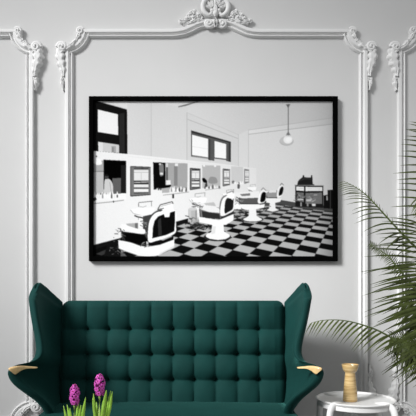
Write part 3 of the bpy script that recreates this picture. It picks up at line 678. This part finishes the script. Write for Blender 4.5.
# ------------------------------------------------------------------ hyacinths on a low table in front of the sofa
m = MB()
ct = empty('coffee_table', (-.45, 2.04, 0)); tag(ct, 'low pale coffee table below the hyacinths in front of the sofa', 'table')
m.box(-.85, -.05, 1.80, 2.28, .375, .40); o = m.build('tabletop', M['tablewood'], ct, smooth=False); bevel(o, .006)
for x in (-.80, -.10):
    for y in (1.85, 2.23):
        m = MB(); m.lathe([(.014, 0), (.02, .375)], 14, (x, y, 0)); m.build('leg', M['legwood'], ct, angle=50)
def hyacinth(px, d, ztop_px, zbot_px, halfw, leaves, label, seed):
    rnd = random.Random(seed); top = W(px, ztop_px, d); bot = W(px, zbot_px, d)
    X = top.x; zb = .40; root = empty('hyacinth', (X, d, zb)); tag(root, label, 'flower', 'pink hyacinths before the sofa')
    m = MB(); m.lathe([(.001, 0), (.040, 0), (.042, .004), (.050, .085), (.053, .087), (.053, .098), (.048, .098), (.046, .08), (.001, .08)], 28, (X, d, zb)); m.build('pot', M['pot'], root, angle=50)
    m = MB(); m.lathe([(.001, .07), (.0465, .07), (.0465, .086), (.001, .09)], 24, (X, d, zb)); m.build('soil', M['soil'], root, angle=50)
    m = MB(); m.tube([(X+.002, d, zb+.08), (X-.001, d, (zb+.1+bot.z)/2), (X, d, bot.z), (X, d, top.z-.012)], [.0075, .007, .0065, .004], 10); m.build('stem', M['hystem'], root)
    H = top.z-bot.z; k = d/F; n = 24; fm = MB(); hm = MB()
    for i in range(n):
        t = (i+.5)/n; z = bot.z+H*(.04+.90*t); a = i*2.39996+rnd.uniform(-.2, .2)
        R_ = halfw*k*(.62+.38*math.sin(PI*min(1, .15+t*.85)))*(1 if t < .8 else 1-.55*((t-.8)/.2)**1.5)
        dirn = Vector((math.cos(a), math.sin(a), -.25+.9*t*t)).normalized()
        c0 = Vector((X, d, z)); c = c0+dirn*R_*rnd.uniform(.62, .86)
        u = dirn.cross(Vector((0, 0, 1))).normalized(); v = u.cross(dirn).normalized()
        fm.tube([c0+dirn*.004, c0.lerp(c, .6), c], [.0025, .004, .0045], 6)
        hm.sphere(c+dirn*.001, .0032, 6)
        pl = R_*.6; ph = rnd.uniform(0, 1)
        for q in range(6):
            b = ph+q*PI/3; e = u*math.cos(b)+v*math.sin(b); w_ = dirn.cross(e); rows = []
            for s_, out_, wd in ((0, 0, .0024), (.45, .34, .0042), (.8, .26, .0036), (1.0, .0, .0010)):
                p = c+e*pl*s_+dirn*pl*out_*.9
                rows.append([p-w_*wd, p+dirn*.0008, p+w_*wd])
            fm.grid(rows)
    sp = fm.build('flower_spike', M['petal'], root); hm.build('flower_hearts', M['petalheart'], sp)
    for lx, ly, bow, wd, dy in leaves:
        tip = W(lx, ly, d+dy); base = Vector((X+(tip.x-X)*.12, d+dy*.15, zb+.085)); mid = base.lerp(tip, .5)+Vector((bow*k, 0, .01))
        cur = catmull([base, mid, tip], 8); rows = []; N = len(cur)
        for i, p in enumerate(cur):
            t = i/(N-1); tg = (cur[min(i+1, N-1)]-cur[max(i-1, 0)]).normalized(); sd = tg.cross(Vector((.25*(1 if lx > px else -1), -1, 0))).normalized(); nr = sd.cross(tg)
            ww = wd*k*(.7+.5*t if t < .55 else (1-((t-.55)/.45)**1.8)*.975+.025)
            rows.append([p-sd*ww, p-sd*ww*.5+nr*ww*.35, p+nr*ww*.5, p+sd*ww*.5+nr*ww*.35, p+sd*ww])
        m = MB(); m.grid(rows); o = m.build('leaf', M['hyleaf'], root)
        so = o.modifiers.new('thick', 'SOLIDIFY'); so.thickness = .0015
hyacinth(74.6, 1.98, 384, 404, 5.0, [(63.6, 405.5, -.5, 1.5, -.01), (67.2, 404.5, .3, 1.6, .02), (85.6, 397.4, 1.2, 1.7, -.015), (78.5, 401, .3, 2.0, .02), (81, 405, .6, 1.6, -.03), (70, 408, 0, 1.8, -.03)], 'shorter pink hyacinth with lower flower spike, left of the pair', 3)
hyacinth(99.8, 2.15, 373.5, 395, 5.3, [(93.6, 393.5, -1.2, 1.7, .01), (92.8, 398, -.8, 1.5, -.015), (106.4, 390.2, .2, 2.4, -.01), (110.8, 390.8, 1.2, 1.7, .02), (112.4, 391.5, 2.2, 1.4, -.02), (104, 404, .6, 2.2, -.03), (96.5, 402, -.6, 2, .03)], 'taller pink hyacinth with higher flower spike, right of the pair', 5)


# ------------------------------------------------------------------ light and camera
def area(name, loc, aim, size, power, col=(1, 1, 1), spread=180, sy=None):
    l = bpy.data.lights.new(name, 'AREA'); l.size = size; l.energy = power; l.color = col; l.spread = math.radians(spread)
    if sy: l.shape = 'RECTANGLE'; l.size_y = sy
    o = bpy.data.objects.new(name, l); C.objects.link(o); o.location = loc
    o.rotation_euler = (Vector(aim)-Vector(loc)).to_track_quat('-Z', 'Y').to_euler(); return o
def spot(name, loc, aim, radius, power, ang, blend):
    l = bpy.data.lights.new(name, 'SPOT'); l.energy = power; l.shadow_soft_size = radius; l.spot_size = math.radians(ang); l.spot_blend = blend
    o = bpy.data.objects.new(name, l); C.objects.link(o); o.location = loc
    o.rotation_euler = (Vector(aim)-Vector(loc)).to_track_quat('-Z', 'Y').to_euler(); return o
spot('studio_lamp', (-4.9, -1.0, 5.2), (.3, 3.5, 1.1), 1.5, 5600, 30, 1.0)
w = bpy.data.worlds.new('room_ambient'); bpy.context.scene.world = w; w.use_nodes = True
w.node_tree.nodes['Background'].inputs['Color'].default_value = (.98, .99, 1, 1)
w.node_tree.nodes['Background'].inputs['Strength'].default_value = .44
cam = bpy.data.cameras.new('camera'); co = bpy.data.objects.new('camera', cam); C.objects.link(co)
co.location = (0, 0, CZ); co.rotation_euler = (PI/2, 0, 0)
cam.sensor_width = 36; cam.lens = 36*F/416; cam.shift_y = (HY-208)/416; cam.clip_start = .05
sc = bpy.context.scene; sc.camera = co
sc.view_settings.view_transform = 'Standard'; sc.view_settings.look = 'None'
sc.view_settings.exposure = 0; sc.view_settings.gamma = 1; sc.view_settings.use_curve_mapping = False
